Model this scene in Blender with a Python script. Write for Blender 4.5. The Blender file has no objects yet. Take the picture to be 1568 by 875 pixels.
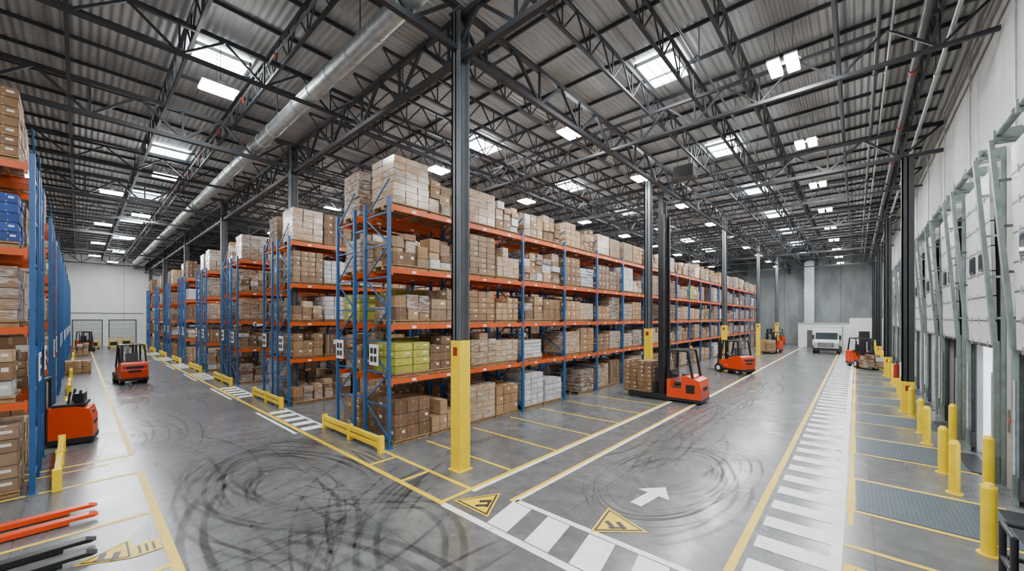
import bpy, math, random
from mathutils import Vector, Matrix
random.seed(7)
R=random.Random(11)

# ------------------------------------------------------------------ materials
def newmat(name):
    m=bpy.data.materials.new(name); m.use_nodes=True
    nt=m.node_tree; b=nt.nodes['Principled BSDF']
    return m,nt,b
def N(nt,t,**k):
    n=nt.nodes.new(t)
    for a,v in k.items(): setattr(n,a,v)
    return n
def simple(name,col,rough=0.5,metal=0.0,var=0.12,scale=3.0,emit=0.0,bump=0.0):
    m,nt,b=newmat(name)
    tc=N(nt,'ShaderNodeTexCoord'); nz=N(nt,'ShaderNodeTexNoise'); nz.inputs['Scale'].default_value=scale; nz.inputs['Detail'].default_value=4
    nt.links.new(tc.outputs['Object'],nz.inputs['Vector'])
    mp=N(nt,'ShaderNodeMapRange'); mp.inputs[3].default_value=1-var; mp.inputs[4].default_value=1+var
    mp.inputs[1].default_value=0.3; mp.inputs[2].default_value=0.7
    nt.links.new(nz.outputs['Fac'],mp.inputs[0])
    mx=N(nt,'ShaderNodeVectorMath',operation='SCALE'); mx.inputs[0].default_value=col[:3]
    nt.links.new(mp.outputs[0],mx.inputs['Scale'])
    nt.links.new(mx.outputs[0],b.inputs['Base Color'])
    b.inputs['Roughness'].default_value=rough; b.inputs['Metallic'].default_value=metal
    if emit>0:
        b.inputs['Emission Color'].default_value=(*col[:3],1); b.inputs['Emission Strength'].default_value=emit
    if bump>0:
        bp=N(nt,'ShaderNodeBump'); bp.inputs['Strength'].default_value=bump; nt.links.new(nz.outputs['Fac'],bp.inputs['Height']); nt.links.new(bp.outputs[0],b.inputs['Normal'])
    return m
def paint(name,col,wear=0.55,rough=0.45):
    m,nt,b=newmat(name)
    tc=N(nt,'ShaderNodeTexCoord'); nz=N(nt,'ShaderNodeTexNoise'); nz.inputs['Scale'].default_value=5; nz.inputs['Detail'].default_value=9; nz.inputs['Roughness'].default_value=0.72
    nt.links.new(tc.outputs['Object'],nz.inputs['Vector'])
    cr=N(nt,'ShaderNodeMapRange'); cr.inputs[1].default_value=wear; cr.inputs[2].default_value=wear+0.12; cr.inputs[3].default_value=1.0; cr.inputs[4].default_value=0.3
    nt.links.new(nz.outputs['Fac'],cr.inputs[0]); nt.links.new(cr.outputs[0],b.inputs['Alpha'])
    n2=N(nt,'ShaderNodeTexNoise'); n2.inputs['Scale'].default_value=2.0; nt.links.new(tc.outputs['Object'],n2.inputs['Vector'])
    mp=N(nt,'ShaderNodeMapRange'); mp.inputs[3].default_value=0.8; mp.inputs[4].default_value=1.1; nt.links.new(n2.outputs['Fac'],mp.inputs[0])
    mx=N(nt,'ShaderNodeVectorMath',operation='SCALE'); mx.inputs[0].default_value=col; nt.links.new(mp.outputs[0],mx.inputs['Scale']); nt.links.new(mx.outputs[0],b.inputs['Base Color'])
    b.inputs['Roughness'].default_value=rough
    return m

M={}
M['blue']=simple('rack_blue_paint',(0.014,0.085,0.24),0.4)
M['orange']=simple('rack_orange_paint',(0.56,0.075,0.005),0.4)
M['forkorange']=simple('truck_orange_paint',(0.66,0.050,0.004),0.3,var=0.05)
M['yellow']=simple('safety_yellow',(0.90,0.62,0.002),0.4,var=0.08)
M['steel']=simple('roof_steel_dark',(0.024,0.026,0.030),0.5)
M['colgrey']=simple('column_grey_paint',(0.085,0.092,0.10),0.5)
M['galv']=simple('galvanised_steel',(0.50,0.54,0.54),0.38,0.85,0.15,6)
M['galvgreen']=simple('dock_track_steel',(0.20,0.245,0.235),0.5,0.4,0.2,5)
M['black']=simple('black_rubber',(0.015,0.015,0.016),0.6)
M['blackmetal']=simple('black_metal',(0.02,0.02,0.023),0.4,0.3)
M['white']=simple('white_paint',(0.78,0.79,0.79),0.45,var=0.05)
M['panelwhite']=simple('door_panel_white',(0.54,0.56,0.56),0.4,var=0.08)
M['wood']=simple('pallet_wood',(0.34,0.21,0.10),0.8,var=0.3,scale=9)
M['glass']=simple('dark_glass',(0.03,0.04,0.05),0.08,var=0.05)
M['red']=simple('sprinkler_red',(0.30,0.02,0.012),0.45)
M['pipe']=simple('pipe_grey',(0.10,0.105,0.108),0.45,0.4)
M['plate']=simple('dock_plate_blue_grey',(0.065,0.095,0.12),0.45,0.3,0.25,14,bump=0.3)
M['beacon']=simple('amber_lens',(0.9,0.35,0.02),0.2)
M['tail']=simple('red_lens',(0.6,0.02,0.02),0.2)
M['lampglow']=simple('lamp_tubes',(0.97,0.99,1.0),0.5,var=0,emit=310)
M['seat']=simple('seat_vinyl',(0.035,0.035,0.04),0.5)
M['trailerglow']=simple('trailer_liner_glow',(0.80,0.86,0.95),0.5,var=0.05,emit=2.0)  # emission put into the liner in place of daylight in the opening
M['purple']=simple('dock_opening_shade',(0.02,0.014,0.04),0.6)  # near-black sheet painted in for the shade inside dock openings
M['twine']=simple('deck_plate_rib',(0.12,0.155,0.18),0.45,0.3)

def mth_(nt):
    def mth(op,a,bb=None,c=None):
        n=N(nt,'ShaderNodeMath',operation=op)
        for i,x in enumerate((a,bb,c)):
            if x is None: continue
            if isinstance(x,(int,float)): n.inputs[i].default_value=x
            else: nt.links.new(x,n.inputs[i])
        return n.outputs[0]
    return mth
def mat_carton():
    m,nt,b=newmat('cardboard_cartons')
    at=N(nt,'ShaderNodeAttribute'); at.attribute_name='Col'
    uv=N(nt,'ShaderNodeUVMap'); uv.uv_map='UVMap'
    sp=N(nt,'ShaderNodeSeparateXYZ'); nt.links.new(uv.outputs[0],sp.inputs[0])
    mth=mth_(nt)
    u,v=sp.outputs[0],sp.outputs[1]
    du=mth('ABSOLUTE',mth('SUBTRACT',u,0.5)); dv=mth('ABSOLUTE',mth('SUBTRACT',v,0.5))
    tape=mth('MULTIPLY',mth('LESS_THAN',du,0.035),mth('GREATER_THAN',dv,0.26))
    lab=mth('MULTIPLY',mth('LESS_THAN',mth('ABSOLUTE',mth('SUBTRACT',u,0.72)),0.13),mth('LESS_THAN',mth('ABSOLUTE',mth('SUBTRACT',v,0.6)),0.12))
    lab=mth('MULTIPLY',lab,mth('GREATER_THAN',at.outputs['Alpha'],0.45))
    prn=mth('MULTIPLY',mth('LESS_THAN',mth('ABSOLUTE',mth('SUBTRACT',u,0.25)),0.12),mth('LESS_THAN',mth('ABSOLUTE',mth('SUBTRACT',v,0.35)),0.06))
    edge_shade=mth('MAXIMUM',mth('GREATER_THAN',du,0.475),mth('GREATER_THAN',dv,0.47))  # dark rim painted on each face as shade between stacked cartons
    tc=N(nt,'ShaderNodeTexCoord')
    nz=N(nt,'ShaderNodeTexNoise'); nz.inputs['Scale'].default_value=4; nz.inputs['Detail'].default_value=5; nt.links.new(tc.outputs['Object'],nz.inputs['Vector'])
    mp=N(nt,'ShaderNodeMapRange'); mp.inputs[3].default_value=0.6; mp.inputs[4].default_value=1.3; nt.links.new(nz.outputs['Fac'],mp.inputs[0])
    sc=N(nt,'ShaderNodeVectorMath',operation='SCALE'); nt.links.new(at.outputs['Color'],sc.inputs[0]); nt.links.new(mp.outputs[0],sc.inputs['Scale'])
    def mix(f,a,c):
        n=N(nt,'ShaderNodeMixRGB'); nt.links.new(f,n.inputs[0]); nt.links.new(a,n.inputs[1]); n.inputs[2].default_value=c; return n.outputs[0]
    o=mix(mth('MULTIPLY',tape,0.4),sc.outputs[0],(0.50,0.36,0.22,1))
    o=mix(mth('MULTIPLY',prn,0.6),o,(0.10,0.06,0.03,1))
    o=mix(mth('MULTIPLY',edge_shade,0.45),o,(0.04,0.025,0.015,1))
    o=mix(mth('MULTIPLY',lab,0.85),o,(0.72,0.72,0.70,1))
    nt.links.new(o,b.inputs['Base Color']); b.inputs['Roughness'].default_value=0.75
    return m
def mat_wrap():
    m,nt,b=newmat('shrink_wrapped_cartons')
    at=N(nt,'ShaderNodeAttribute'); at.attribute_name='Col'
    tc=N(nt,'ShaderNodeTexCoord')
    mpg=N(nt,'ShaderNodeMapping'); mpg.inputs['Scale'].default_value=(3,3,14); nt.links.new(tc.outputs['Object'],mpg.inputs[0])
    nz=N(nt,'ShaderNodeTexNoise'); nz.inputs['Scale'].default_value=1.2; nz.inputs['Detail'].default_value=5; nz.inputs['Distortion'].default_value=1.0; nt.links.new(mpg.outputs[0],nz.inputs['Vector'])
    mp=N(nt,'ShaderNodeMapRange'); mp.inputs[1].default_value=0.45; mp.inputs[2].default_value=0.7; mp.inputs[3].default_value=0.05; mp.inputs[4].default_value=0.75; nt.links.new(nz.outputs['Fac'],mp.inputs[0])
    mx=N(nt,'ShaderNodeMixRGB'); nt.links.new(mp.outputs[0],mx.inputs[0]); nt.links.new(at.outputs['Color'],mx.inputs[1]); mx.inputs[2].default_value=(0.54,0.55,0.56,1)
    nt.links.new(mx.outputs[0],b.inputs['Base Color']); b.inputs['Roughness'].default_value=0.22
    bp=N(nt,'ShaderNodeBump'); bp.inputs['Strength'].default_value=0.5; nt.links.new(nz.outputs['Fac'],bp.inputs['Height']); nt.links.new(bp.outputs[0],b.inputs['Normal'])
    return m
M['carton']=mat_carton(); M['wrap']=mat_wrap()

def mat_floor():
    m,nt,b=newmat('polished_concrete_floor')
    mth=mth_(nt)
    tc=N(nt,'ShaderNodeTexCoord')
    n1=N(nt,'ShaderNodeTexNoise'); n1.inputs['Scale'].default_value=0.4; n1.inputs['Detail'].default_value=9; n1.inputs['Roughness'].default_value=0.7; n1.inputs['Distortion'].default_value=0.7; nt.links.new(tc.outputs['Object'],n1.inputs['Vector'])
    n2=N(nt,'ShaderNodeTexNoise'); n2.inputs['Scale'].default_value=3.0; n2.inputs['Detail'].default_value=8; n2.inputs['Roughness'].default_value=0.65; nt.links.new(tc.outputs['Object'],n2.inputs['Vector'])
    cr=N(nt,'ShaderNodeValToRGB'); e=cr.color_ramp.elements; e[0].position=0.34; e[0].color=(0.072,0.075,0.077,1); e[1].position=0.68; e[1].color=(0.168,0.171,0.172,1)
    nt.links.new(n1.outputs['Fac'],cr.inputs[0])
    mp=N(nt,'ShaderNodeMapRange'); mp.inputs[1].default_value=0.25; mp.inputs[2].default_value=0.75; mp.inputs[3].default_value=0.72; mp.inputs[4].default_value=1.28; nt.links.new(n2.outputs['Fac'],mp.inputs[0])
    sc=N(nt,'ShaderNodeVectorMath',operation='SCALE'); nt.links.new(cr.outputs[0],sc.inputs[0]); nt.links.new(mp.outputs[0],sc.inputs['Scale'])
    sp=N(nt,'ShaderNodeSeparateXYZ'); nt.links.new(tc.outputs['Object'],sp.inputs[0])
    outs=[mth('LESS_THAN',mth('MODULO',mth('ADD',sp.outputs[i],200+off),4.2),0.018) for i,off in ((0,1.4),(1,2.3))]
    ml=mth('MULTIPLY',mth('MAXIMUM',outs[0],outs[1]),0.5)
    mx=N(nt,'ShaderNodeMixRGB'); nt.links.new(ml,mx.inputs[0]); nt.links.new(sc.outputs[0],mx.inputs[1]); mx.inputs[2].default_value=(0.03,0.03,0.03,1)
    nt.links.new(mx.outputs[0],b.inputs['Base Color'])
    mr=N(nt,'ShaderNodeMapRange'); mr.inputs[1].default_value=0.3; mr.inputs[2].default_value=0.7; mr.inputs[3].default_value=0.32; mr.inputs[4].default_value=0.17; nt.links.new(n1.outputs['Fac'],mr.inputs[0]); nt.links.new(mr.outputs[0],b.inputs['Roughness'])
    b.inputs['Specular IOR Level'].default_value=0.65
    return m
def mat_concrete(name,c0,c1,joint=0,rough=0.7,axis=1):
    m,nt,b=newmat(name); mth=mth_(nt)
    tc=N(nt,'ShaderNodeTexCoord')
    mpg=N(nt,'ShaderNodeMapping'); mpg.inputs['Scale'].default_value=(1,1,0.35); nt.links.new(tc.outputs['Object'],mpg.inputs[0])
    n1=N(nt,'ShaderNodeTexNoise'); n1.inputs['Scale'].default_value=0.6; n1.inputs['Detail'].default_value=8; n1.inputs['Roughness'].default_value=0.65; nt.links.new(mpg.outputs[0],n1.inputs['Vector'])
    cr=N(nt,'ShaderNodeValToRGB'); e=cr.color_ramp.elements; e[0].position=0.35; e[0].color=(*c0,1); e[1].position=0.68; e[1].color=(*c1,1)
    nt.links.new(n1.outputs['Fac'],cr.inputs[0]); last=cr.outputs[0]
    if joint:
        sp=N(nt,'ShaderNodeSeparateXYZ'); nt.links.new(tc.outputs['Object'],sp.inputs[0])
        l=mth('LESS_THAN',mth('MODULO',mth('ADD',sp.outputs[axis],200),joint),0.04)
        mx=N(nt,'ShaderNodeMixRGB'); nt.links.new(l,mx.inputs[0]); nt.links.new(last,mx.inputs[1]); mx.inputs[2].default_value=(c0[0]*.4,c0[1]*.4,c0[2]*.4,1); last=mx.outputs[0]
    nt.links.new(last,b.inputs['Base Color']); b.inputs['Roughness'].default_value=rough
    return m
def mat_deck(name,axis):
    m,nt,b=newmat(name)
    tc=N(nt,'ShaderNodeTexCoord')
    w=N(nt,'ShaderNodeTexWave'); w.wave_type='BANDS'; w.bands_direction=axis; w.inputs['Scale'].default_value=1.7
    nt.links.new(tc.outputs['Object'],w.inputs['Vector'])
    n1=N(nt,'ShaderNodeTexNoise'); n1.inputs['Scale'].default_value=0.5; nt.links.new(tc.outputs['Object'],n1.inputs['Vector'])
    cr=N(nt,'ShaderNodeValToRGB'); e=cr.color_ramp.elements; e[0].position=0.3; e[0].color=(0.29,0.29,0.288,1); e[1].position=0.7; e[1].color=(0.41,0.408,0.40,1)
    nt.links.new(n1.outputs['Fac'],cr.inputs[0])
    nt.links.new(cr.outputs[0],b.inputs['Base Color'])
    b.inputs['Roughness'].default_value=0.6
    bp=N(nt,'ShaderNodeBump'); bp.inputs['Strength'].default_value=1.0; bp.inputs['Distance'].default_value=0.045; nt.links.new(w.outputs['Fac'],bp.inputs['Height']); nt.links.new(bp.outputs[0],b.inputs['Normal'])
    return m
M['floor']=mat_floor()
M['wallR']=mat_concrete('tilt_up_concrete_light',(0.29,0.29,0.28),(0.44,0.44,0.43),4.15)
M['wallE']=mat_concrete('tilt_up_concrete_grey',(0.16,0.175,0.18),(0.28,0.30,0.305),3.1,axis=0)
M['wallL']=mat_concrete('painted_white_wall',(0.74,0.76,0.77),(0.84,0.86,0.86),6.0)
M['deckA']=mat_deck('roof_deck_corrugated_a','X'); M['deckB']=mat_deck('roof_deck_corrugated_b','Y')
M['ypaint']=paint('yellow_floor_paint',(0.80,0.53,0.008),0.6)
M['wpaint']=paint('white_floor_paint',(0.86,0.86,0.85),0.58)
M['bpaint']=paint('black_floor_paint',(0.02,0.02,0.02),0.62)
def mat_sky():
    m,nt,b=newmat('skylight_diffuser')
    b.inputs['Base Color'].default_value=(0.9,0.93,0.95,1)
    b.inputs['Emission Color'].default_value=(0.86,0.93,1.0,1); b.inputs['Emission Strength'].default_value=36
    return m
M['sky']=mat_sky()
def mat_tire(name='tire_rubber_marks',lo=0.07,hi=0.40):
    m,nt,b=newmat(name); mth=mth_(nt)
    tc=N(nt,'ShaderNodeTexCoord'); nz=N(nt,'ShaderNodeTexNoise'); nz.inputs['Scale'].default_value=0.9; nz.inputs['Detail'].default_value=7; nt.links.new(tc.outputs['Object'],nz.inputs['Vector'])
    uv=N(nt,'ShaderNodeUVMap'); uv.uv_map='UVMap'; sp=N(nt,'ShaderNodeSeparateXYZ'); nt.links.new(uv.outputs[0],sp.inputs[0])
    def mr(x,a,c,d=0,e=1):
        f=N(nt,'ShaderNodeMapRange'); f.inputs[1].default_value=a; f.inputs[2].default_value=c; f.inputs[3].default_value=d; f.inputs[4].default_value=e; nt.links.new(x,f.inputs[0]); return f.outputs[0]
    f=mr(mth('ABSOLUTE',mth('SUBTRACT',sp.outputs[1],0.5)),0.5,0.3)
    f2=mr(mth('ABSOLUTE',mth('SUBTRACT',sp.outputs[0],0.5)),0.5,0.25)
    n=mr(nz.outputs['Fac'],0.35,0.66,lo,hi)
    nt.links.new(mth('MULTIPLY',mth('MULTIPLY',f,f2),n),b.inputs['Alpha'])
    b.inputs['Base Color'].default_value=(0.018,0.018,0.02,1); b.inputs['Roughness'].default_value=0.45
    return m
M['tire']=mat_tire()

# ------------------------------------------------------------------ mesh builder
class MB:
    def __init__(s,name,attr=False):
        s.name=name; s.v=[]; s.f=[]; s.m=[]; s.mats=[]; s.attr=attr; s.col=[]; s.uv=[]
    def mi(s,k):
        if k not in s.mats: s.mats.append(k)
        return s.mats.index(k)
    def add(s,vs,fs,mat,col=(1,1,1,0)):
        o=len(s.v); s.v.extend(vs); k=s.mi(mat)
        for f in fs:
            s.f.append(tuple(i+o for i in f)); s.m.append(k)
            if s.attr:
                s.col.append(col)
                s.uv.extend([(0,0),(1,0),(1,1),(0,1)] if len(f)==4 else [(0,0)]*len(f))
    BF=((3,2,1,0),(4,5,6,7),(0,1,5,4),(1,2,6,5),(2,3,7,6),(3,0,4,7))
    def box(s,c,sz,mat,rz=0,col=(1,1,1,0),rx=0,taper=1.0,tapery=None):
        hx,hy,hz=sz[0]/2,sz[1]/2,sz[2]/2
        if tapery is None: tapery=taper
        pts=[(-hx,-hy,-hz),(hx,-hy,-hz),(hx,hy,-hz),(-hx,hy,-hz),(-hx*taper,-hy*tapery,hz),(hx*taper,-hy*tapery,hz),(hx*taper,hy*tapery,hz),(-hx*taper,hy*tapery,hz)]
        if rx:
            ca,sa=math.cos(rx),math.sin(rx); pts=[(x,y*ca-z*sa,y*sa+z*ca) for x,y,z in pts]
        if rz:
            ca,sa=math.cos(rz),math.sin(rz); pts=[(x*ca-y*sa,x*sa+y*ca,z) for x,y,z in pts]
        s.add([(x+c[0],y+c[1],z+c[2]) for x,y,z in pts],s.BF,mat,col)
    def bb(s,x0,x1,y0,y1,z0,z1,mat,col=(1,1,1,0)):
        s.box(((x0+x1)/2,(y0+y1)/2,(z0+z1)/2),(abs(x1-x0),abs(y1-y0),abs(z1-z0)),mat,col=col)
    def frame(s,p0,p1):
        p0=Vector(p0);p1=Vector(p1); d=(p1-p0).normalized()
        up=Vector((0,0,1)) if abs(d.z)<0.95 else Vector((0,1,0))
        a=d.cross(up).normalized(); b=a.cross(d).normalized()
        return p0,p1,a,b
    def beam(s,p0,p1,w,h,mat,col=(1,1,1,0)):
        p0,p1,a,b=s.frame(p0,p1)
        q=[]
        for p in (p0,p1):
            for sa,sb in ((-1,-1),(1,-1),(1,1),(-1,1)):
                q.append(tuple(p+a*sa*w/2+b*sb*h/2))
        s.add(q,((0,1,2,3),(7,6,5,4),(0,4,5,1),(1,5,6,2),(2,6,7,3),(3,7,4,0)),mat,col)
    def cyl(s,p0,p1,r,mat,n=14,r2=None):
        p0,p1,a,b=s.frame(p0,p1); r2=r if r2 is None else r2
        q=[]
        for p,rr in ((p0,r),(p1,r2)):
            for i in range(n):
                t=2*math.pi*i/n; q.append(tuple(p+a*math.cos(t)*rr+b*math.sin(t)*rr))
        fs=[(i,(i+1)%n,n+(i+1)%n,n+i) for i in range(n)]+[tuple(range(n))[::-1],tuple(range(n,2*n))]
        s.add(q,fs,mat)
    def prism(s,poly,axis,a,b,mat):
        n=len(poly); q=[]
        for t in (a,b):
            for (x,y) in poly:
                q.append((t,x,y) if axis=='x' else ((x,t,y) if axis=='y' else (x,y,t)))
        fs=[(i,(i+1)%n,n+(i+1)%n,n+i) for i in range(n)]+[tuple(range(n))[::-1],tuple(range(n,2*n))]
        s.add(q,fs,mat)
    def quad(s,x0,x1,y0,y1,z,mat):
        s.add([(x0,y0,z),(x1,y0,z),(x1,y1,z),(x0,y1,z)],((0,1,2,3),),mat)
    def truss(s,p0,p1,zb,zt,pitch,ch,wb,mat,post=True):
        a=Vector((p0[0],p0[1],0)); b=Vector((p1[0],p1[1],0)); L=(b-a).length; n=max(2,int(round(L/pitch)))
        B=lambda t,z:(a.x+(b.x-a.x)*t,a.y+(b.y-a.y)*t,z)
        s.beam(B(0,zb),B(1,zb),ch,ch,mat); s.beam(B(0,zt),B(1,zt),ch,ch,mat)
        for i in range(n):
            t0=i/n;tm=(i+.5)/n;t1=(i+1)/n
            s.beam(B(t0,zt),B(tm,zb),wb,wb,mat); s.beam(B(tm,zb),B(t1,zt),wb,wb,mat)
            if post: s.beam(B(tm,zb),B(tm,zt),wb*.8,wb*.8,mat)
    def build(s,loc=(0,0,0),rz=0,parent=None,bevel=0,smooth=False,name=None):
        me=bpy.data.meshes.new(s.name); me.from_pydata(s.v,[],s.f)
        for k in s.mats: me.materials.append(M[k])
        me.polygons.foreach_set('material_index',s.m)
        if s.attr:
            uvl=me.uv_layers.new(name='UVMap'); flat=[c for p in s.uv for c in p]; uvl.data.foreach_set('uv',flat)
            at=me.attributes.new('Col','FLOAT_COLOR','FACE'); at.data.foreach_set('color',[c for p in s.col for c in p])
        me.update()
        if smooth:
            me.shade_smooth() if hasattr(me,'shade_smooth') else None
            me.set_sharp_from_angle(angle=math.radians(40))
        ob=bpy.data.objects.new(name or s.name,me); bpy.context.collection.objects.link(ob)
        ob.location=loc; ob.rotation_euler=(0,0,rz)
        if parent: ob.parent=parent
        if bevel:
            bm=ob.modifiers.new('bevel','BEVEL'); bm.width=bevel; bm.segments=2; bm.limit_method='ANGLE'
        return ob
def empty(name,loc=(0,0,0),rz=0):
    e=bpy.data.objects.new(name,None); bpy.context.collection.objects.link(e); e.location=loc; e.rotation_euler=(0,0,rz); return e

XW=2.4; XL=-72; YB=-12; YE=68; ZD=11.9

# ------------------------------------------------------------------ shell
b=MB('floor'); b.bb(XL,XW+0.3,YB,YE,-0.3,0,'floor'); b.build()
docks=[10.6+4.15*k for k in range(-1,12)]
b=MB('wall_right')
DW=1.3; DH=3.05
b.bb(XW,XW+.3,YB,YE,DH,ZD,'wallR')
prev=YB
for i,y in enumerate(docks):
    b.bb(XW,XW+.3,prev,y-DW,0,DH,'wallR'); prev=y+DW
    b.bb(XW+.3,XW+.36,y-DW,y+DW,0,DH,'purple')
    b.bb(XW+.12,XW+.3,y+.1,y+1.28,0.0,2.95,'trailerglow' if i%3!=0 else 'purple')
b.bb(XW,XW+.3,prev,YE,0,DH,'wallR')
b.build()
b=MB('wall_far'); b.bb(XL,XW+.3,YE,YE+.3,0,ZD,'wallE'); b.build()
b=MB('wall_left'); b.bb(XL-.3,XL,YB,YE+.3,0,ZD,'wallL'); b.build()
b=MB('wall_back'); b.bb(XL,XW+.3,YB-.3,YB,0,ZD,'wallL'); b.build()
for i,y in enumerate((-5.5,0.8,3.9)):
    d=MB('door_%d'%(i+1)); 
    for k in range(6): d.bb(XL+.04,XL+.09,y-1.2,y+1.2,.02+k*.55,.54+k*.55,'panelwhite')
    d.bb(XL+.01,XL+.12,y-1.3,y-1.2,0,3.4,'colgrey'); d.bb(XL+.01,XL+.12,y+1.2,y+1.3,0,3.4,'colgrey'); d.bb(XL+.01,XL+.12,y-1.3,y+1.3,3.3,3.42,'colgrey'); d.build()
t=MB('trim_1'); t.bb(XL+.005,XL+.05,YB+.1,5.9,4.2,4.27,'pipe'); t.build()

sky=[(-15.1-10.2*k,3.0) for k in range(6)]+[(-4.9,3.0)]
skyB=[(-4.75,12.8+7.95*k) for k in range(7)]+[(-13.3,12.8+7.6*k) for k in range(6)]+[(-23.5,12.8+7.6*k) for k in range(4)]+[(-34,12.8+7.6*k) for k in range(3)]
c=MB('ceiling')
c.bb(XL,XW+.3,YB,6.05,ZD,ZD+.2,'deckB'); c.bb(XL,XW+.3,6.05,YE+.3,ZD,ZD+.2,'deckA'); c.build()
for i,(x,y) in enumerate(sky+skyB):
    s_=MB('window_%d'%(i+1)); wx,wy=(.55,.72) if i<len(sky) else (.62,.8)
    z=ZD-.05
    s_.bb(x-wx,x+wx,y-wy,y+wy,z-.02,z+.04,'sky')
    for a,bb_ in ((-wx,-wx+.05),(wx-.05,wx)): s_.bb(x+a,x+bb_,y-wy,y+wy,z-.12,z+.03,'panelwhite')
    for a,bb_ in ((-wy,-wy+.05),(wy-.05,wy)): s_.bb(x-wx,x+wx,y+a,y+bb_,z-.12,z+.03,'panelwhite')
    for k in (-.33,0,.33): s_.bb(x+k*wx*1.5-.01,x+k*wx*1.5+.01,y-wy,y+wy,z-.07,z-.03,'panelwhite')
    s_.build()

# ------------------------------------------------------------------ roof steel
g=MB('roof_girders')
colX=[-7.03,-17.8,-29.5,-42,-54,-66]
e_=.03
for y in (6.05,21.0,33.4,45.8,58):
    g.truss((XL+e_,y),(XW-e_,y),9.75,10.75,2.2,.13,.075,'steel')
for x in colX:
    g.truss((x,YB+e_),(x,YE-e_),9.95,10.95,2.2,.13,.075,'steel')
g.build()
j=MB('roof_joists')
xs=[1.5,-.4,-2.6,-4.0,-5.5]; x=-8.7
while x>-70:
    if min(abs(x-c) for c in colX)>.5: xs.append(x)
    x-=1.85 if x>-40 else 3.2
for x in xs: j.truss((x,6.05),(x,YE-e_),10.85,11.68,1.35,.075,.038,'steel')
for y in (-10,-8,-6,-4,-2,-.2,2.0,3.9): j.truss((XL+e_,y),(XW-e_,y),10.85,11.68,1.35,.075,.038,'steel')
for y in (13.5,27,39.5,52): j.truss((XL+e_,y),(XW-e_,y),10.0,10.85,1.8,.09,.05,'steel')
for x in (-12.4,-23.6,-35.7): j.truss((x,YB+e_),(x,YE-e_),10.1,10.85,1.8,.09,.05,'steel')
j.build()
p=MB('roof_purlins')
y=6.9
while y<YE-.2: p.bb(XL+e_,XW-e_,y-.025,y+.025,11.78,11.89,'steel'); y+=1.55
x=1.5
while x>XL+.2: p.bb(x-.025,x+.025,YB+e_,6.0,11.78,11.89,'steel'); x-=1.55
p.build()

d=MB('spiral_air_duct'); DR=.23
d.cyl((XL+1,4.66,10.35),(0,4.66,10.35),DR,'galv',28)
x=0
while x>XL+1: d.cyl((x-.04,4.66,10.35),(x,4.66,10.35),DR+.02,'galv',28); x-=1.2
x=-3.2
while x>XL+1: d.beam((x,4.66,10.55),(x,4.66,11.8),.025,.025,'pipe'); x-=6
d.build(smooth=True)
pp=MB('sprinkler_pipes')
pp.cyl((XL+.05,3.55,10.75),(XW-.05,3.55,10.75),.03,'pipe',10)
x=-2
while x>XL+1: pp.cyl((x,3.55,10.55),(x,3.55,10.75),.02,'red',8); pp.cyl((x-.25,3.55,10.75),(x-.12,3.55,10.75),.045,'red',10); x-=3.2
for X,Z,rr,mt in ((1.2,10.6,.09,'pipe'),(1.65,10.3,.05,'galv'),(0.4,10.8,.045,'pipe'),(.65,10.8,.03,'galv'),(-3.3,10.8,.03,'pipe')):
    pp.cyl((X,YB+.05,Z),(X,YE-.05,Z),rr,mt,12)
    y=7
    while y<YE-1:
        pp.cyl((X,y,Z),(X,y+.14,Z),rr+.02,'red' if rr>.08 else mt,12); pp.beam((X,y+.3,Z),(X,y+.3,11.8),.02,.02,'pipe'); y+=4.3
pp.build(smooth=True)
h=MB('unit_heater')
h.box((0,0,0),(.9,.7,.55),'pipe')
for k in range(6): h.box((0,-.36,-.22+k*.085),(.8,.03,.03),'blackmetal',rx=.5)
h.cyl((0,.35,0),(0,.5,0),.25,'blackmetal')
h.beam((-.35,0,.25),(-.35,0,1.2),.03,.03,'pipe'); h.beam((.35,0,.25),(.35,0,1.2),.03,.03,'pipe'); h.cyl((.2,0,.25),(.2,0,1.2),.08,'galv')
h.build(loc=(-6.1,19.3,10.55))

# ------------------------------------------------------------------ columns
def column(loc,yel=3.07,h=10.8,side=.3,mt='colgrey'):
    c=MB('steel_column'); a=side/2
    c.bb(-a,a,-a,-a+.03,0.02,h,mt); c.bb(-a,a,a-.03,a,0.02,h,mt); c.bb(-.02,.02,-a,a,0.02,h,mt)
    c.bb(-a,-a+.05,-a,a,0.02,h,mt) ; c.bb(-a-.06,a+.06,-a-.06,a+.06,0,.03,'yellow' if yel else mt)
    c.bb(-a-.05,a+.05,-a-.05,a+.05,h,h+.03,mt)
    if yel:
        e=a+.012; c.bb(-e,e,-e,e,.02,yel,'yellow'); c.bb(-.07,.07,-e-.01,-e,yel-.35,yel-.15,'red')
    c.build(loc=(loc[0],loc[1],0))
for xy in ((-7.03,6.05),(-7.9,19.3),(-7.3,31.8),(-7.1,43.8),(-7.1,55.5)): column(xy)
for X in colX[1:]: column((X,6.05),yel=0)
for Y in (21.0,33.4,45.8,58): column((1.45,Y),yel=1.2,side=.34,mt='steel',h=9.7)

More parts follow.
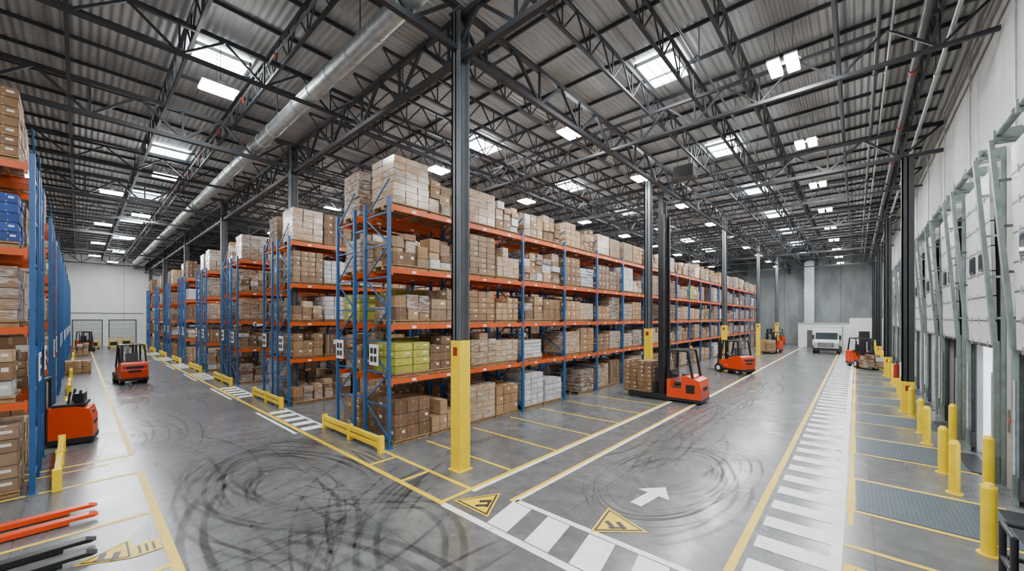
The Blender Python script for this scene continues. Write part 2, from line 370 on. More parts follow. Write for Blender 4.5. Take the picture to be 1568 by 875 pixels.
# ------------------------------------------------------------------ lamps
lamps=[(-1.45,12.5+6.15*k,0) for k in range(-2,9)]+[(-7.75,11.9+6.1*k,0) for k in range(9)]+[(-14.2,10.9+6.3*k,0) for k in range(8)]+[(-24.2,10.4+6.3*k,0) for k in range(4)]+[(-34.5,10.4+6.3*k,0) for k in range(3)]
lamps+=[(-14-10.5*k,2.75,1) for k in range(6)]+[(-19.3-10.5*k,1.2,1) for k in range(1,5)]+[(-3.7,2.2,1),(-1.4,-4.5,1),(-9,-6,1),(-20,-7,1)]
def lampmesh():
    l=MB('high_bay_lamp')
    for sx in (-.19,.19):
        l.bb(sx-.13,sx+.13,-.42,.42,.0,.04,'lampglow'); l.bb(sx-.14,sx+.14,-.44,.44,.045,.1,'galv')
    l.bb(-.36,.36,-.07,.07,.1,.16,'galv'); l.beam((-.2,0,.16),(-.2,0,1.2),.015,.015,'pipe'); l.beam((.2,0,.16),(.2,0,1.2),.015,.015,'pipe')
    return l
L0=None
for x,y,r in lamps:
    if L0 is None: ob=lampmesh().build(loc=(x,y,10.3)); L0=ob.data
    else:
        ob=bpy.data.objects.new('high_bay_lamp',L0); bpy.context.collection.objects.link(ob); ob.location=(x,y,10.3)

# ------------------------------------------------------------------ loads
BR=[(0.28,0.158,0.075),(0.21,0.115,0.055),(0.36,0.225,0.115),(0.15,0.082,0.042),(0.32,0.18,0.082),(0.25,0.165,0.098),(0.41,0.28,0.155),(0.19,0.12,0.075)]
def jit(c,a=.12):
    k=1+R.uniform(-a,a); return (c[0]*k,c[1]*k,c[2]*k,R.random())
def pallet(m,cx,cy,z,wx,wy):
    for t in (-.42,-.0,.42): m.box((cx+t*wx,cy,z+.045),(.09,wy,.09),'wood')
    m.box((cx,cy,z+.115),(wx,wy,.03),'wood'); 
def load(m,cx,cy,z,wx,wy,hmax,kind=None,pal=True,lo=.6):
    if kind is None:
        kind=R.choices(['carton','big','wrap','white','flat','yellow','mixed','blue'],[6.5,2.5,5,1.5,1.5,.25,6,.2])[0]
    if pal: pallet(m,cx,cy,z,wx,wy); z+=.132
    hmax-=.15
    H=hmax*R.uniform(lo,.98)
    base=R.choice(BR)
    if kind=='big':
        n=R.choice([1,2]);
        for i in range(n):
            w=wy/n*.96; hh=H*R.uniform(.85,1); m.box((cx,cy-wy/2+wy/n*(i+.5),z+hh/2),(wx*.95,w,hh),'carton',col=jit(base))
            for t in (-.3,.3): m.box((cx,cy-wy/2+wy/n*(i+.5)+t*w,z+hh/2),(wx*.956,.02,hh+.006),'wrap',col=(.5,.5,.45,0))
        return
    if kind=='flat':
        nz=int(H/.14)
        col=R.choice([(0.52,0.5,0.47),(0.38,0.28,0.18),(0.42,0.42,0.43)])
        for k in range(nz):
            for i in (0,1):
                m.box((cx+R.uniform(-.03,.03),cy+(i-.5)*wy/2*1.0,z+.14*k+.068),(wx*.93,wy*.47,.125),'wrap',col=jit(col,.15),rz=R.uniform(-.03,.03))
        return
    mat='carton'
    if kind=='wrap': mat='wrap'
    if kind=='white': base=(0.50,0.50,0.49)
    if kind=='yellow': base=(0.36,0.35,0.04)
    if kind=='blue': base=(0.02,0.06,0.25); 
    if kind=='mixed':
        ny=R.choice([2,3,3])
        for q in (0,1):
          for i in range(ny):
            zz=z; yy=cy-wy/2+wy/ny*(i+.5); top=z+H*R.uniform(.6,1); x_=cx+(q-.5)*wx/2
            while zz<top-.12:
                hh=min(R.uniform(.14,.42),top-zz+.05); cc=jit(R.choice(BR+[(0.5,0.49,0.47)]),.1)
                m.box((x_+R.uniform(-.03,.03),yy+R.uniform(-.02,.02),zz+hh/2),(wx/2*R.uniform(.8,.97),wy/ny*R.uniform(.82,.97),hh-.01),R.choice(['carton','carton','carton','wrap']),rz=R.uniform(-.05,.05),col=cc); zz+=hh
        return
    ny=R.choice([2,3,3,4]); nx=2; nz=max(2,int(round(H/R.choice([.2,.27,.36]))))
    hh=H/nz; full=R.random()<.5
    for k in range(nz):
        for i in range(ny):
            if k==nz-1 and not full and R.random()<.3: continue
            for q in range(nx):
                m.box((cx-wx/2+wx/nx*(q+.5),cy-wy/2+wy/ny*(i+.5)+R.uniform(-.012,.012),z+hh*(k+.5)),(wx/nx-.012,wy/ny-.015,hh-.01),mat,col=jit(base,.17),rz=R.uniform(-.025,.025))
LV=[1.9,3.42,5.0,6.74]
def rack(name,x0,sgn,y0,ydir,bays,special=None,tall=1.45):
    e=empty(name,(x0,y0,0))
    fr=MB('upright_frames'); bm=MB('load_beams'); ld=MB('pallet_loads',attr=True)
    bay=2.85
    for (a,bq) in ((-.05,-1.37),(-2.03,-3.2)):
        for i in range(bays+1):
            y=ydir*i*bay+ydir*.05
            for xx in (a,bq):
                fr.bb(xx-.045,xx+.045,y-.04,y+.04,0,6.95,'blue'); fr.bb(xx-.09,xx+.09,y-.08,y+.08,0,.015,'blue')
            zz=.25; up=True
            while zz<6.6:
                fr.beam((a,y,zz),(bq,y,zz),.03,.04,'blue')
                fr.beam((a if up else bq,y,zz),(bq if up else a,y,zz+.9),.03,.04,'blue'); up=not up; zz+=.9
        for i in range(bays):
            ya=ydir*(i*bay+.1); yb=ydir*((i+1)*bay)
            for z in LV:
                for xx in (a,bq): bm.bb(xx-.03,xx+.03,ya,yb,z-.14,z,'orange')
                for t in (.12,.37,.63,.88):
                    yy=ya+(yb-ya)*t; bm.bb(a,bq,yy-.03,yy+.03,z-.05,z-.004,'orange')
                for (yy,s1) in ((ya,1),(yb,-1)):
                    for xx in (a,bq): bm.bb(xx-.05,xx+.05,yy-.01,yy+.05*ydir*s1,z-.2,z+.03,'orange')
                for q in (.27,.73):
                    yy=ya+(yb-ya)*q
                    for xx,sx in ((a,1),(bq,-1)): bm.bb(xx+sx*.03,xx+sx*.034,yy-.07,yy+.07,z-.11,z-.04,'white')
            cx=(a+bq)/2; wx=abs(a-bq)*.9
            for li,z in enumerate([0]+LV):
                gap=([0]+LV+[8.2])[li+1]-z-.24
                for q in (0,1):
                    cy=ya+(yb-ya)*(.27+.46*q)
                    if R.random()<.03 and li<4 and i>1: continue
                    k=None; lo=.66
                    if special: k=special(a>-1,i,li,q)
                    if k=='skip': continue
                    hm=min(gap,1.5) if li<4 else R.uniform(tall-.25,tall+.1)
                    if li==4:
                        lo=.78
                        if i==0: hm=1.55; lo=.9
                    load(ld,cx+R.uniform(-.03,.03),cy+R.uniform(-.03,.03),z+.003,wx,1.2,hm,k,lo=lo)
    for i in range(bays+1):
        y=ydir*i*bay+ydir*.05
        for z in (1.2,4.2,6.2): fr.bb(-2.0,-1.4,y-.02,y+.02,z,z+.05,'blue')
    fr.build(parent=e); bm.build(parent=e); ld.build(parent=e)
    gd=MB('end_barrier'); yy=-ydir*.28
    for z in (.12,.3): gd.bb(-3.45,.15,yy-.05,yy+.05,z,z+.12,'yellow')
    for xx in (-3.4,-1.65,.1): gd.bb(xx-.07,xx+.07,yy-.07,yy+.07,0,.46,'yellow')
    gd.build(parent=e,bevel=.01)
    sg=MB('location_sign')
    for xx in (-.75,-2.9):
        zc=2.55 if xx>-1 else 2.6
        yy=-ydir*.02
        sg.bb(xx-.24,xx+.24,yy-.01,yy+.01,zc-.3,zc+.3,'white')
        y2=-ydir*.036
        for dx in (-.1,.1):
            for dz in (-.12,.12): sg.bb(xx+dx-.07,xx+dx+.07,y2-.003,y2+.003,zc+dz-.08,zc+dz+.08,'black')
    sg.build(parent=e)
    return e
def sp1(front,i,li,q):
    if i==0 and li==0: return 'carton'
    if i==0 and li==4: return 'wrap' if (q==0 or not front) else 'mixed'
    if i==0 and li==2 and not front: return 'yellow'
    if i==0 and li==1: return ('yellow' if q==0 else 'carton') if front else None
    if i<3 and li in (2,3) and front: return R.choice(['wrap','carton','mixed'])
    return None
rack('pallet_rack',-9.55,1,5.64,1,19,sp1,1.45)
def spn(front,i,li,q):
    if i==0 and li==4: return R.choice(['wrap','mixed','carton'])
    return None
for k in range(1,8):
    rack('pallet_rack',-9.55-7.6*k,1,5.64,1,8 if k<4 else 5,spn)
def sp2(front,i,li,q):
    if i==0 and front:
        return {3:'blue',2:'wrap',1:'mixed',0:'carton',4:'carton'}[li]
rack('pallet_rack',-12.5,1,-.57,-1,3,sp2)
for k in range(1,8): rack('pallet_rack',-12.5-7.6*k,1,-.57,-1,3 if k<3 else 2)

def floorload(x,y,kind,h=1.3,wx=1.1,wy=1.15):
    m=MB('pallet_of_cartons',attr=True); load(m,0,0,0,wx,wy,h,kind); m.build(loc=(x,y,.0))
floorload(-37.8,.0,'carton'); floorload(-39.2,.0,'carton',1.1)
floorload(-55,.1,'mixed')

# ------------------------------------------------------------------ floor markings
y_=MB('yellow_floor_lines'); w_=MB('white_floor_lines')
def yl(x0,x1,y0,y1,z=.004): y_.quad(min(x0,x1),max(x0,x1),min(y0,y1),max(y0,y1),z,'ypaint')
def wl(x0,x1,y0,y1,z=.005): w_.quad(min(x0,x1),max(x0,x1),min(y0,y1),max(y0,y1),z,'wpaint')
yl(-66,-5.95,4.65,4.77); 
yl(-10,-6.0,5.45,5.55)
for x in (-6.05,-7.5,-8.9): yl(x-.05,x+.05,4.77,5.45)
yl(-6.1,-6.0,5.55,17); wl(-6.0,-5.9,5.45,17.0)
yl(-5.12,-5.04,5.65,62); wl(-5.04,-4.95,5.65,62)
yy=6.8
while yy<17: yl(-9.4,-6.1,yy-.04,yy+.04); yy+=1.83
wl(-5.95,-1.0,4.62,4.76); wl(-5.0,-1.3,5.68,5.80)
yl(-1.42,-1.3,5.0,62); wl(-.3,-.16,5.0,62); yl(-.12,-.04,8.9,62)
yy=4.6
while yy<60:
    wl(-1.22,-.3,yy,yy+.42); yy+=.83
for x in (-4.6,-3.75,-2.9,-2.05): 
    w_.add([(x-.25,4.78,.005),(x+.22,4.78,.005),(x+.05,5.66,.005),(x-.42,5.66,.005)],((0,1,2,3),),'wpaint')
for k in range(6):
    xa=-13.1-7.6*k
    wl(xa-3.9,xa+.1,5.42,5.5); wl(xa-3.9,xa+.1,4.45,4.55)
    for i in range(5): wl(xa-.45-i*.78,xa-.05-i*.78,4.8,5.4)
yl(-70,-14.2,.88,.98); yl(-14.25,-14.15,-3,.9); yl(-13.75,-13.67,-3,.5)
yl(-12.5,-3,.9,1.02)
for x in (-12.5,-9.75,-7.45,-5.2): yl(x-.05,x+.05,-6,.9)
for y in docks:
    yl(-.14,2.1,y-1.02,y-.92); yl(-.14,2.1,y+.92,y+1.02); yl(-.14,-.02,y-1.02,y+1.02,.006)
yl(-.14,2.0,8.05,8.15)
y_.build(); w_.build()
for y in docks:
    d=MB('dock_leveler_plate'); d.bb(.0,2.0,y-.9,y+.9,0,.008,'plate'); d.bb(1.98,2.35,y-.9,y+.9,0,.02,'blackmetal')
    for k in range(30): d.bb(.06,1.96,y-.87+k*.06,y-.862+k*.06,.008,.011,'twine')
    for k in range(30): d.bb(.08+k*.064,.088+k*.064,y-.87,y+.87,.008,.0108,'twine')
    d.build()
a=MB('floor_arrow'); 
pts=[(-.12,-.6),(.12,-.6),(.12,.05),(.34,.05),(0,.55),(-.34,.05),(-.12,.05)]
a.add([(x,y,.006) for x,y in pts],(tuple(range(7)),),'wpaint'); a.build(loc=(-3.1,7.75,0),rz=math.radians(-8))
def tri_sign(x,y,rz,s=.45):
    t=MB('warning_floor_sign')
    T=lambda r,z:[(math.cos(math.radians(q))*r,math.sin(math.radians(q))*r,z) for q in (90,210,330)]
    t.add(T(s*1.25,.007),((0,1,2),),'ypaint'); t.add(T(s*1.08,.009),((0,1,2),),'bpaint'); t.add(T(s*.93,.011),((0,1,2),),'ypaint')
    t.box((-.1,-.06,.013),(.08,.26,.002),'bpaint',rz=.3); t.box((.08,-.08,.013),(.08,.24,.002),'bpaint',rz=.3); t.box((0,-.16,.0145),(.3,.05,.001),'bpaint')
    t.build(loc=(x,y,0),rz=rz)
tri_sign(-5.45,5.2,math.radians(120)); tri_sign(-3.15,6.25,math.radians(40)); tri_sign(-8.45,.35,math.radians(60),.33)
t=MB('floor_label'); t.quad(-.2,.2,-.16,.16,.007,'ypaint')
for k in range(3): t.quad(-.15,.15,-.1+k*.08,-.07+k*.08,.009,'bpaint')
t.build(loc=(-8.3,.72,0))
# tyre marks
tm=MB('tire_marks',attr=True)
zc=[.0006]
def arc(cx,cy,rx,ry,a0,a1,w=.16,rot=0):
    n=48; zc[0]+=.00001; z=zc[0]
    prev=None
    for i in range(n+1):
        t=math.radians(a0+(a1-a0)*i/n); u=i/n
        q=[]
        for k in (-1,1):
            x=(rx+k*w/2)*math.cos(t); y=(ry+k*w/2)*math.sin(t)
            q.append((cx+x*math.cos(rot)-y*math.sin(rot),cy+x*math.sin(rot)+y*math.cos(rot),z))
        if prev:
            o=len(tm.v); tm.v.extend([prev[0],q[0],q[1],prev[1]]); tm.f.append((o,o+1,o+2,o+3)); tm.m.append(tm.mi('tire')); tm.col.append((1,1,1,0))
            u0=(i-1)/n; tm.uv.extend([(u0,0),(u,0),(u,1),(u0,1)])
        prev=q
def pair(cx,cy,rx,ry,a0,a1,w,rot=0,gap=.3):
    arc(cx,cy,rx,ry,a0,a1,w,rot); arc(cx,cy,rx-gap,ry-gap,a0+4,a1-6,w*.9,rot)
RR=random.Random(5)
for k in range(20):
    s=.5+.6*k/19; a0=RR.uniform(20,200)
    pair(-9.2+RR.uniform(-.8,.7),3.0+RR.uniform(-.3,.3),3.1*s,1.7*s,a0,a0+RR.uniform(90,200),RR.uniform(.05,.13),RR.uniform(-.2,.2),RR.uniform(.1,.3))
for k in range(17):
    s=.6+.5*k/16; a0=RR.uniform(-160,60)
    pair(-3.1+RR.uniform(-.25,.2),9.0+RR.uniform(-.9,.9),1.45*s,2.6*s,a0,a0+RR.uniform(90,190),RR.uniform(.04,.11),RR.uniform(-.15,.15),RR.uniform(.1,.25))
pair(-7,4,4.6,3.0,200,300,.16); pair(-7,3.4,4.3,2.4,205,310,.14); pair(-4.0,1.4,3.4,2.2,60,170,.16); pair(-4.6,.7,3.6,2.4,50,160,.14); pair(-4.5,9,3.9,6.5,200,290,.13)
pair(-6.0,-1,3.2,5.6,50,120,.15); pair(-9,0,5,3.2,10,80,.13); pair(-3,14,1.5,7,120,250,.11);pair(-2.7,16,1.2,9,100,250,.1)
pair(-3.2,5.5,4.5,3.2,170,250,.14); pair(-8.5,-1.2,4.4,5.0,35,110,.13)
for k in range(16):   # criss-cross streaks through the junction
    rr=RR.uniform(3,8); a0=RR.uniform(0,360)
    cx=RR.uniform(-9,-4); cy=RR.uniform(1.5,4.2); t=math.radians(a0)
    pair(cx-rr*math.cos(t),cy-rr*math.sin(t),rr,rr,a0-RR.uniform(12,28),a0+RR.uniform(12,28),RR.uniform(.05,.12),0,RR.uniform(.2,.9))
for k in range(16):
    yy=RR.uniform(10,30); pair(-9.2+RR.uniform(-.8,.8),yy,6,RR.uniform(5,8),-35,35,RR.uniform(.05,.12),RR.uniform(-.03,.03),.9)
for k in range(14):
    xx=RR.uniform(-30,-11); pair(xx,-2.2+RR.uniform(-.9,.9),RR.uniform(4,8),5,60,120,RR.uniform(.05,.12),0,.8)
tm.build()

# ------------------------------------------------------------------ docks on right wall
def dock(y,i):
    e=empty('dock_door',(XW,y,0))
    d=MB('sectional_panel')
    z0,z1=3.0,6.9; x0,x1=-.13,-.20
    n=7
    for k in range(n):
        za=z0+(z1-z0)*k/n; zb=z0+(z1-z0)*(k+1)/n-.03
        xa=x0+(x1-x0)*k/n; xb=x0+(x1-x0)*(k+1)/n
        d.add([(xa,-1.25,za),(xa,1.25,za),(xa+.06,1.25,za),(xa+.06,-1.25,za),(xb,-1.25,zb),(xb,1.25,zb),(xb+.06,1.25,zb),(xb+.06,-1.25,zb)],MB.BF,'panelwhite')
        if k: d.box((xa+.01,0,za-.015),(.03,2.5,.035),'pipe')
        for q in (-.8,0,.8): d.box((xa-.012,q,za),(.02,.06,.14),'galv')
    for q in (-.5,.5):
        za=4.75; xx=x0+(x1-x0)*(za+.18-z0)/(z1-z0)-.02
        d.box((xx,q,za+.18),(.03,.46,.42),'blackmetal'); d.box((xx-.012,q,za+.18),(.03,.36,.32),'glass')
    d.bb(-.14,-.08,-1.25,1.25,2.94,3.0,'black')
    d.build(parent=e)
    t=MB('door_tracks')
    for s in (-1.4,1.4):
        t.beam((-.12,s,0),(-.12,s,3.1),.08,.12,'galvgreen'); t.beam((-.14,s,3.0),(-.42,s,7.1),.07,.15,'galvgreen')
        t.beam((-.04,s*1.06,0),(-.04,s*1.06,7.3),.06,.06,'galvgreen')
        for z in (3.6,4.5,5.4,6.3,7.05): t.beam((-.03,s*1.06,z),(-.13-.28*(z-3)/4,s,z),.04,.05,'galvgreen')
        t.cyl((-.15,s*.95,.6),(-.15,s*.95,2.4),.03,'galv')
    t.cyl((-.32,-1.6,7.2),(-.32,1.6,7.2),.03,'pipe'); t.cyl((-.32,-1.2,7.2),(-.32,-.2,7.2),.07,'galvgreen'); t.cyl((-.32,.2,7.2),(-.32,1.2,7.2),.07,'galvgreen')
    for s in (-1.45,0,1.45): t.box((-.2,s,7.2),(.36,.04,.22),'galvgreen')
    t.build(parent=e)
    f=MB('dock_opening_surround')
    for s in (-1,1):
        f.bb(-.04,-.005,s*1.3,s*1.2,0,3.05,'black'); f.bb(-.1,-.041,s*1.16,s*1.3,.15,.55,'black')
    f.bb(-.04,-.005,-1.3,1.3,2.9,3.05,'black')
    f.build(parent=e)
    c=MB('control_box'); c.bb(-.12,-.005,1.62,1.9,1.3,1.75,'blackmetal'); c.bb(-.13,-.115,1.68,1.84,1.5,1.6,'red'); c.beam((-.04,1.76,1.75),(-.04,1.76,11),.03,.03,'galv'); c.build(parent=e)
for i,y in enumerate(docks): dock(y,i)
bo=None
def bollard(x,y):
    global bo
    if bo is None:
        m=MB('safety_bollard'); m.cyl((0,0,0),(0,0,1.02),.085,'yellow',20); m.cyl((0,0,1.02),(0,0,1.09),.085,'yellow',20,r2=.05); m.cyl((0,0,0),(0,0,.02),.13,'yellow',20)
        ob=m.build(loc=(x,y,0),smooth=True); bo=ob.data
    else:
        ob=bpy.data.objects.new('safety_bollard',bo); bpy.context.collection.objects.link(ob); ob.location=(x,y,0)
for y in docks:
    for dy in (-1.4,1.35):
        if y+dy<9: continue
        bollard(1.5,y+dy)
for y in (12.9,17.0): bollard(2.1,y)
r=MB('black_guard_rail')
for x,y in ((1.42,8.0),(1.95,8.0)): r.cyl((x,y,0),(x,y,.95),.035,'blackmetal')
for z in (.5,.93): r.cyl((1.42,8.0,z),(2.3,8.0,z),.03,'blackmetal'); r.cyl((1.42,8.0,z),(1.42,7.5,z),.03,'blackmetal')
r.cyl((1.42,7.5,0),(1.42,7.5,.95),.035,'blackmetal'); r.build(smooth=True)

# ------------------------------------------------------------------ vehicles  (forward=+Y)
def wheel(m,x,y,r,w): m.cyl((x-w/2,y,r),(x+w/2,y,r),r,'black',20); m.cyl((x-w/2-.01,y,r),(x+w/2+.01,y,r),r*.5,'white',14)
def forks(m,z,L=1.1,y0=0.1,mt='blackmetal'):
    for x in (-.28,.28):
        m.prism([(y0,z),(y0+L,z),(y0+L,z+.015),(y0+.1,z+.05),(y0+.06,z+.6),(y0,z+.6)],'x',x-.06,x+.06,mt)
def forklift(x,y,rz,loadk=None):
    m=MB('counterbalance_forklift')
    m.prism([(-1.75,.35),(-1.8,.75),(-1.72,1.12),(-1.5,1.2),(-1.0,1.15),(-1.0,.25),(-1.6,.22)],'x',-.55,.55,'forkorange')
    m.prism([(-1.0,.25),(-1.0,1.0),(-.75,1.02),(-.7,.5),(-.15,.5),(-.1,.85),(.02,.85),(.05,.25)],'x',-.52,.52,'forkorange')
    m.bb(-.56,.56,-1.77,-.1,.2,.34,'blackmetal')
    m.bb(-.38,.38,-1.2,-.85,1.15,1.22,'black'); m.bb(-.35,.35,-1.79,-1.73,.85,1.0,'black')
    m.box((0,-.75,1.08),(.5,.5,.12),'seat'); m.box((0,-1.0,1.38),(.5,.12,.55),'seat',rx=-.15)
    m.cyl((0,-.15,.85),(0,-.32,1.2),.03,'blackmetal'); m.cyl((0,-.31,1.19),(0,-.34,1.22),.17,'black',18)
    for s in (-.5,.5):
        m.beam((s,-.02,.85),(s*.9,-.3,2.1),.07,.09,'blackmetal'); m.beam((s,-1.5,1.15),(s*.9,-1.35,2.1),.07,.09,'blackmetal')
        wheel(m,s,-.0,.3,.22); wheel(m,s*.9,-1.4,.24,.18)
        m.beam((s*.9,-.3,2.1),(s*.9,-1.35,2.1),.07,.07,'blackmetal')
    for k in range(7): m.beam((-.45,-.3-k*.17,2.12),(.45,-.3-k*.17,2.12),.04,.045,'blackmetal')
    for s in (-.35,-.22,.22,.35): m.beam((s,.15,.1),(s,.15,2.1),.08,.12,'blackmetal')
    for z in (.3,1.1,2.08): m.beam((-.38,.18,z),(.38,.18,z),.05,.1,'blackmetal')
    m.cyl((0,.15,.2),(0,.15,1.9),.04,'galv'); m.box((0,.26,.45),(.8,.06,.45),'blackmetal')
    for k in range(5): m.beam((-.36+k*.18,.28,.6),(-.36+k*.18,.28,1.15),.03,.03,'blackmetal')
    m.beam((-.4,.28,1.15),(.4,.28,1.15),.04,.04,'blackmetal')
    forks(m,.06,1.05,.28)
    m.cyl((0,-1.2,2.14),(0,-1.2,2.27),.05,'beacon')
    for s in (-.42,.42): m.box((s,-1.81,.95),(.1,.03,.16),'tail'); m.cyl((s,-.25,2.0),(s,-.18,2.0),.06,'white')
    m.box((0,-1.8,.72),(.5,.03,.12),'black')
    ob=m.build(loc=(x,y,0),rz=rz,bevel=.015)
    if loadk:
        q=MB('fork_load',attr=True); load(q,0,.9,.13,1.1,1.1,1.3,loadk); q.build(parent=ob)
    return ob
forklift(-31.0,1.9,math.radians(95))
forklift(-6.6,29.0,math.radians(60))
forklift(-6.6,47.6,math.radians(170),'carton')
forklift(.5,37.6,math.radians(200),'mixed')
forklift(-62,.6,math.radians(-80))
forklift(-8.6,61.5,math.radians(140))

m=MB('reach_truck')
m.prism([(-.4,.12),(-.4,.95),(-.55,1.0),(-.6,.62),(-1.0,.62),(-1.02,1.12),(-1.25,1.15),(-1.72,.98),(-1.8,.6),(-1.78,.12)],'x',-.62,.62,'forkorange')
m.bb(-.63,.63,-1.79,-.38,.08,.2,'blackmetal'); m.bb(-.60,.60,-1.0,-.58,.62,.66,'black')
m.bb(-.64,.64,-1.55,-1.2,.45,.8,'blackmetal')
m.box((.1,-.95,.92),(.5,.12,.5),'seat'); m.box((.1,-.78,.75),(.5,.35,.12),'seat')
m.bb(-.5,.5,-.56,-.42,.95,1.35,'blackmetal'); m.cyl((-.3,-.6,1.05),(-.3,-.62,1.2),.12,'black',16)
for s in (-.55,.55):
    m.beam((s,-.45,.95),(s,-.5,2.2),.07,.1,'blackmetal'); m.beam((s,-1.45,1.05),(s,-1.25,2.2),.07,.1,'blackmetal'); m.beam((s,-.5,2.2),(s,-1.25,2.2),.07,.07,'blackmetal')
    m.bb(s-.09,s+.09,-.4,1.35,.06,.26,'blackmetal'); wheel(m,s,1.2,.14,.13)
for k in range(6): m.beam((-.55,-.52-k*.14,2.22),(.55,-.52-k*.14,2.22),.035,.04,'blackmetal')
wheel(m,0,-1.5,.2,.3)
for s in (-.36,-.27,.27,.36): m.beam((s,-.12 if abs(s)>.3 else .0,.1),(s,-.12 if abs(s)>.3 else .0,8.2 if abs(s)>.3 else 9.05),.1,.16,'blackmetal')
for z in (.3,1.2,2.4,3.7,5,6.3,7.6,8.9): m.beam((-.34,-.04,z),(.34,-.04,z),.07,.1,'blackmetal')
for s in (-.12,.12): m.cyl((s,-.05,.2),(s,-.05,8.0),.045,'blackmetal'); m.beam((s*.5,.04,.5),(s*.5,.04,8.6),.02,.03,'galv')
m.box((0,.16,.5),(.8,.07,.6),'blackmetal'); 
for k in range(5): m.beam((-.36+k*.18,.18,.7),(-.36+k*.18,.18,1.35),.03,.03,'blackmetal')
m.beam((-.4,.18,1.35),(.4,.18,1.35),.04,.04,'blackmetal')
forks(m,.14,1.1,.2); m.box((0,-.05,9.1),(.6,.3,.3),'blackmetal'); m.cyl((.4,-1.1,2.24),(.4,-1.1,2.36),.05,'beacon')
m.box((0,-1.79,.62),(.6,.03,.16),'black')
rt=m.build(loc=(-6.55,17.6,0),rz=math.radians(90),bevel=.012)
q=MB('fork_load',attr=True); load(q,0,.98,.2,1.05,1.35,1.5,'carton',lo=.9); q.build(parent=rt)

m=MB('pallet_stacker')
m.prism([(.5,.12),(.5,.7),(.42,1.0),(.1,1.08),(-.35,1.08),(-.35,.12)],'x',-.45,.45,'forkorange')
m.bb(-.47,.47,-.36,.52,.05,.2,'blackmetal'); m.bb(-.4,.4,-.3,.35,1.08,1.16,'black'); m.box((0,.2,1.3),(.5,.2,.25),'blackmetal')
m.cyl((-.3,.15,1.35),(.3,.25,1.5),.03,'black'); m.cyl((-.3,.0,1.16),(-.3,.05,1.5),.025,'black'); m.cyl((.3,.0,1.16),(.3,.05,1.5),.025,'black')
m.box((0,.505,.55),(.5,.02,.1),'black'); m.box((0,.44,.86),(.2,.08,.08),'blackmetal')
for s in (-.3,.3): m.beam((s,-.45,.1),(s,-.45,1.9),.08,.1,'blackmetal'); m.bb(s-.08,s+.08,-1.6,-.4,.06,.14,'blackmetal'); wheel(m,s*1.3,.3,.12,.1); wheel(m,s,-1.45,.07,.1)
m.beam((-.3,-.45,1.88),(.3,-.45,1.88),.08,.08,'blackmetal'); m.beam((-.3,-.45,1.0),(.3,-.45,1.0),.08,.08,'blackmetal'); m.cyl((0,-.45,.1),(0,-.45,1.8),.035,'galv')
m.build(loc=(-17.0,-.15,0),rz=math.radians(-8),bevel=.02)

def jack(x,y,mt,sep=.52,L=2.3):
    m=MB('pallet_jack')
    for s in (-sep/2,sep/2):
        m.prism([(0,.07),(.06,.05),(.35,.06),(.35,.02),(L,.02),(L,.1),(.12,.115)],'x',s-.08,s+.08,mt)
        m.cyl((s-.05,.45,.04),(s+.05,.45,.04),.035,'black',12)
    m.bb(-sep/2-.08,sep/2+.08,L,L+.12,.08,.45,mt); m.bb(-.14,.14,L+.12,L+.35,.1,.5,mt); m.cyl((-.09,L+.3,.1),(.09,L+.3,.1),.1,'black',16)
    m.cyl((0,L+.3,.5),(0,L+.5,1.2),.022,mt); m.cyl((-.16,L+.5,1.2),(.16,L+.5,1.2),.02,'black')
    m.build(loc=(x,y,0),rz=math.radians(180),bevel=.008)
jack(-10.5,.25,'forkorange'); jack(-8.85,.2,'blackmetal')

# box truck: square cargo body over a short conventional cab
m=MB('box_truck')
m.bb(-1.2,1.2,-5.5,-1.0,.7,2.75,'white'); m.bb(-1.21,1.21,-1.03,-.99,2.65,2.77,'galv'); m.bb(-1.21,1.21,-5.5,-.99,.66,.74,'galv')
m.prism([(-.98,.5),(-.98,2.1),(-.35,2.12),(.02,1.42),(.75,1.28),(.85,1.1),(.85,.55)],'x',-.98,.98,'panelwhite')
m.prism([(-.33,2.06),(.03,1.42),(.06,1.45),(-.29,2.1)],'x',-.88,.88,'glass'); m.bb(-1.0,-.97,-.85,-.2,1.45,2.0,'glass'); m.bb(.97,1.0,-.85,-.2,1.45,2.0,'glass')
m.bb(-.6,.6,.82,.88,.68,1.12,'black'); m.bb(-1.0,1.0,.8,1.0,.32,.58,'blackmetal')
for s in (-.8,.8): m.bb(s-.15,s+.15,.8,.89,.82,1.08,'galv'); m.bb(s*1.35-.08,s*1.35+.08,-.2,-.1,1.4,1.85,'blackmetal')
for s in (-.95,.95): wheel(m,s,.2,.42,.26); wheel(m,s,-4.2,.42,.3)
for k in range(4): m.bb(-.55,.55,.87,.9,.74+k*.09,.77+k*.09,'galv')
m.bb(-.7,.7,-5.4,.7,.45,.7,'blackmetal')
m.build(loc=(-2.3,51.0,0),rz=math.radians(180),bevel=.02)

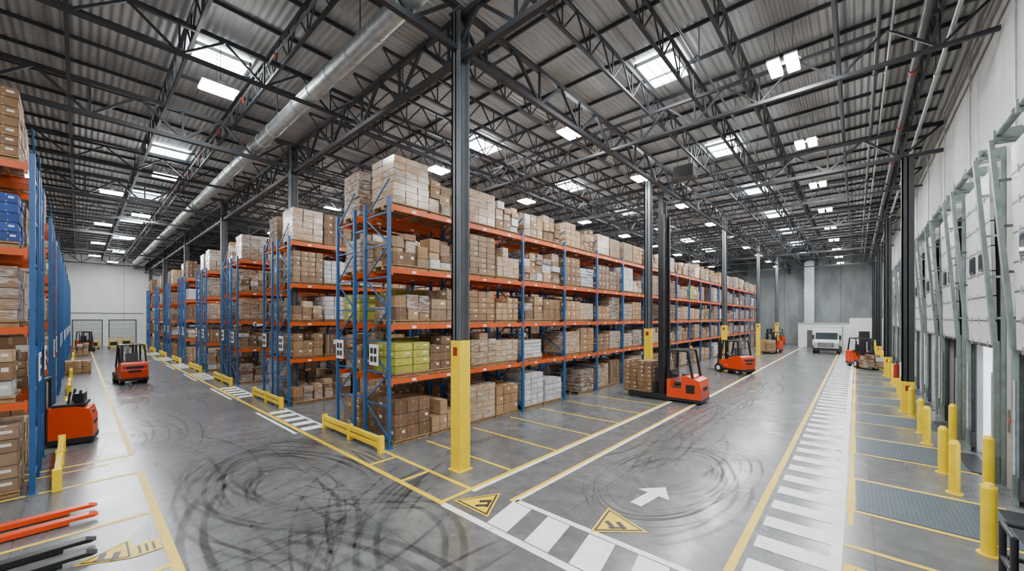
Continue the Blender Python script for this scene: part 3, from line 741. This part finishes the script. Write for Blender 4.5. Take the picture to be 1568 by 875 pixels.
o=MB('office_cabin'); o.bb(-5.5,.9,60.5,66.0,0,2.9,'white'); o.bb(-.6,2.2,59,60.5,0,3.6,'white')
o.bb(-4.6,-3.7,60.44,60.5,0,2.1,'colgrey'); o.bb(-3.2,-1.6,60.44,60.5,1.0,2.0,'glass'); o.bb(.2,1.1,58.94,59,0,2.1,'blackmetal'); o.bb(-5.6,1,60.4,66.1,2.9,3.0,'galv'); o.build()
v=MB('vertical_exhaust_duct'); v.bb(-5.4,-4.3,66.9,67.9,3.0,11.5,'galv'); v.bb(-5.2,-4.5,67,67.8,0,3.0,'galv')
for z in (5,6.2,7.4,8.6,9.8): v.bb(-5.45,-4.25,66.85,67.93,z,z+.06,'galv')
v.build()
for x,y in ((-66,-1.5),(-66,1.2),(-66,2.8),(-68,4)):
    e=MB('yellow_work_cart'); e.bb(-.6,.6,-.4,.4,.25,.35,'yellow'); e.bb(-.6,.6,-.4,.4,.9,.95,'yellow')
    for sx in (-.55,.55):
        for sy in (-.36,.36): e.cyl((sx,sy,.1),(sx,sy,1.3),.03,'yellow'); e.cyl((sx-.03,sy,.1),(sx+.03,sy,.1),.1,'black')
    e.bb(-.4,.3,-.3,.3,.35,.75,'blackmetal'); e.build(loc=(x,y,0))
f=MB('fire_extinguisher'); f.cyl((0,0,.0),(0,0,.5),.08,'red',16); f.cyl((0,0,.5),(0,0,.58),.08,'red',16,r2=.03); f.box((0,0,.62),(.05,.14,.05),'blackmetal'); f.cyl((0,.05,.6),(0,.1,.2),.012,'black'); f.bb(.08,.13,-.08,.08,.1,.6,'white'); f.build(loc=(1.15+.0,21.0,1.3),smooth=True)

# ------------------------------------------------------------------ world, camera
w=bpy.data.worlds.new('World'); bpy.context.scene.world=w; w.use_nodes=True
w.node_tree.nodes['Background'].inputs[0].default_value=(0.8,0.88,1,1); w.node_tree.nodes['Background'].inputs[1].default_value=1
cd=bpy.data.cameras.new('camera'); cam=bpy.data.objects.new('camera',cd); bpy.context.collection.objects.link(cam)
cam.location=(0,0,3.6); cam.rotation_euler=(math.radians(90),0,math.radians(41.7))
cd.sensor_width=36; cd.lens=36*592/1568; cd.shift_y=50/1568; cd.clip_end=300; cd.clip_start=.05
bpy.context.scene.camera=cam
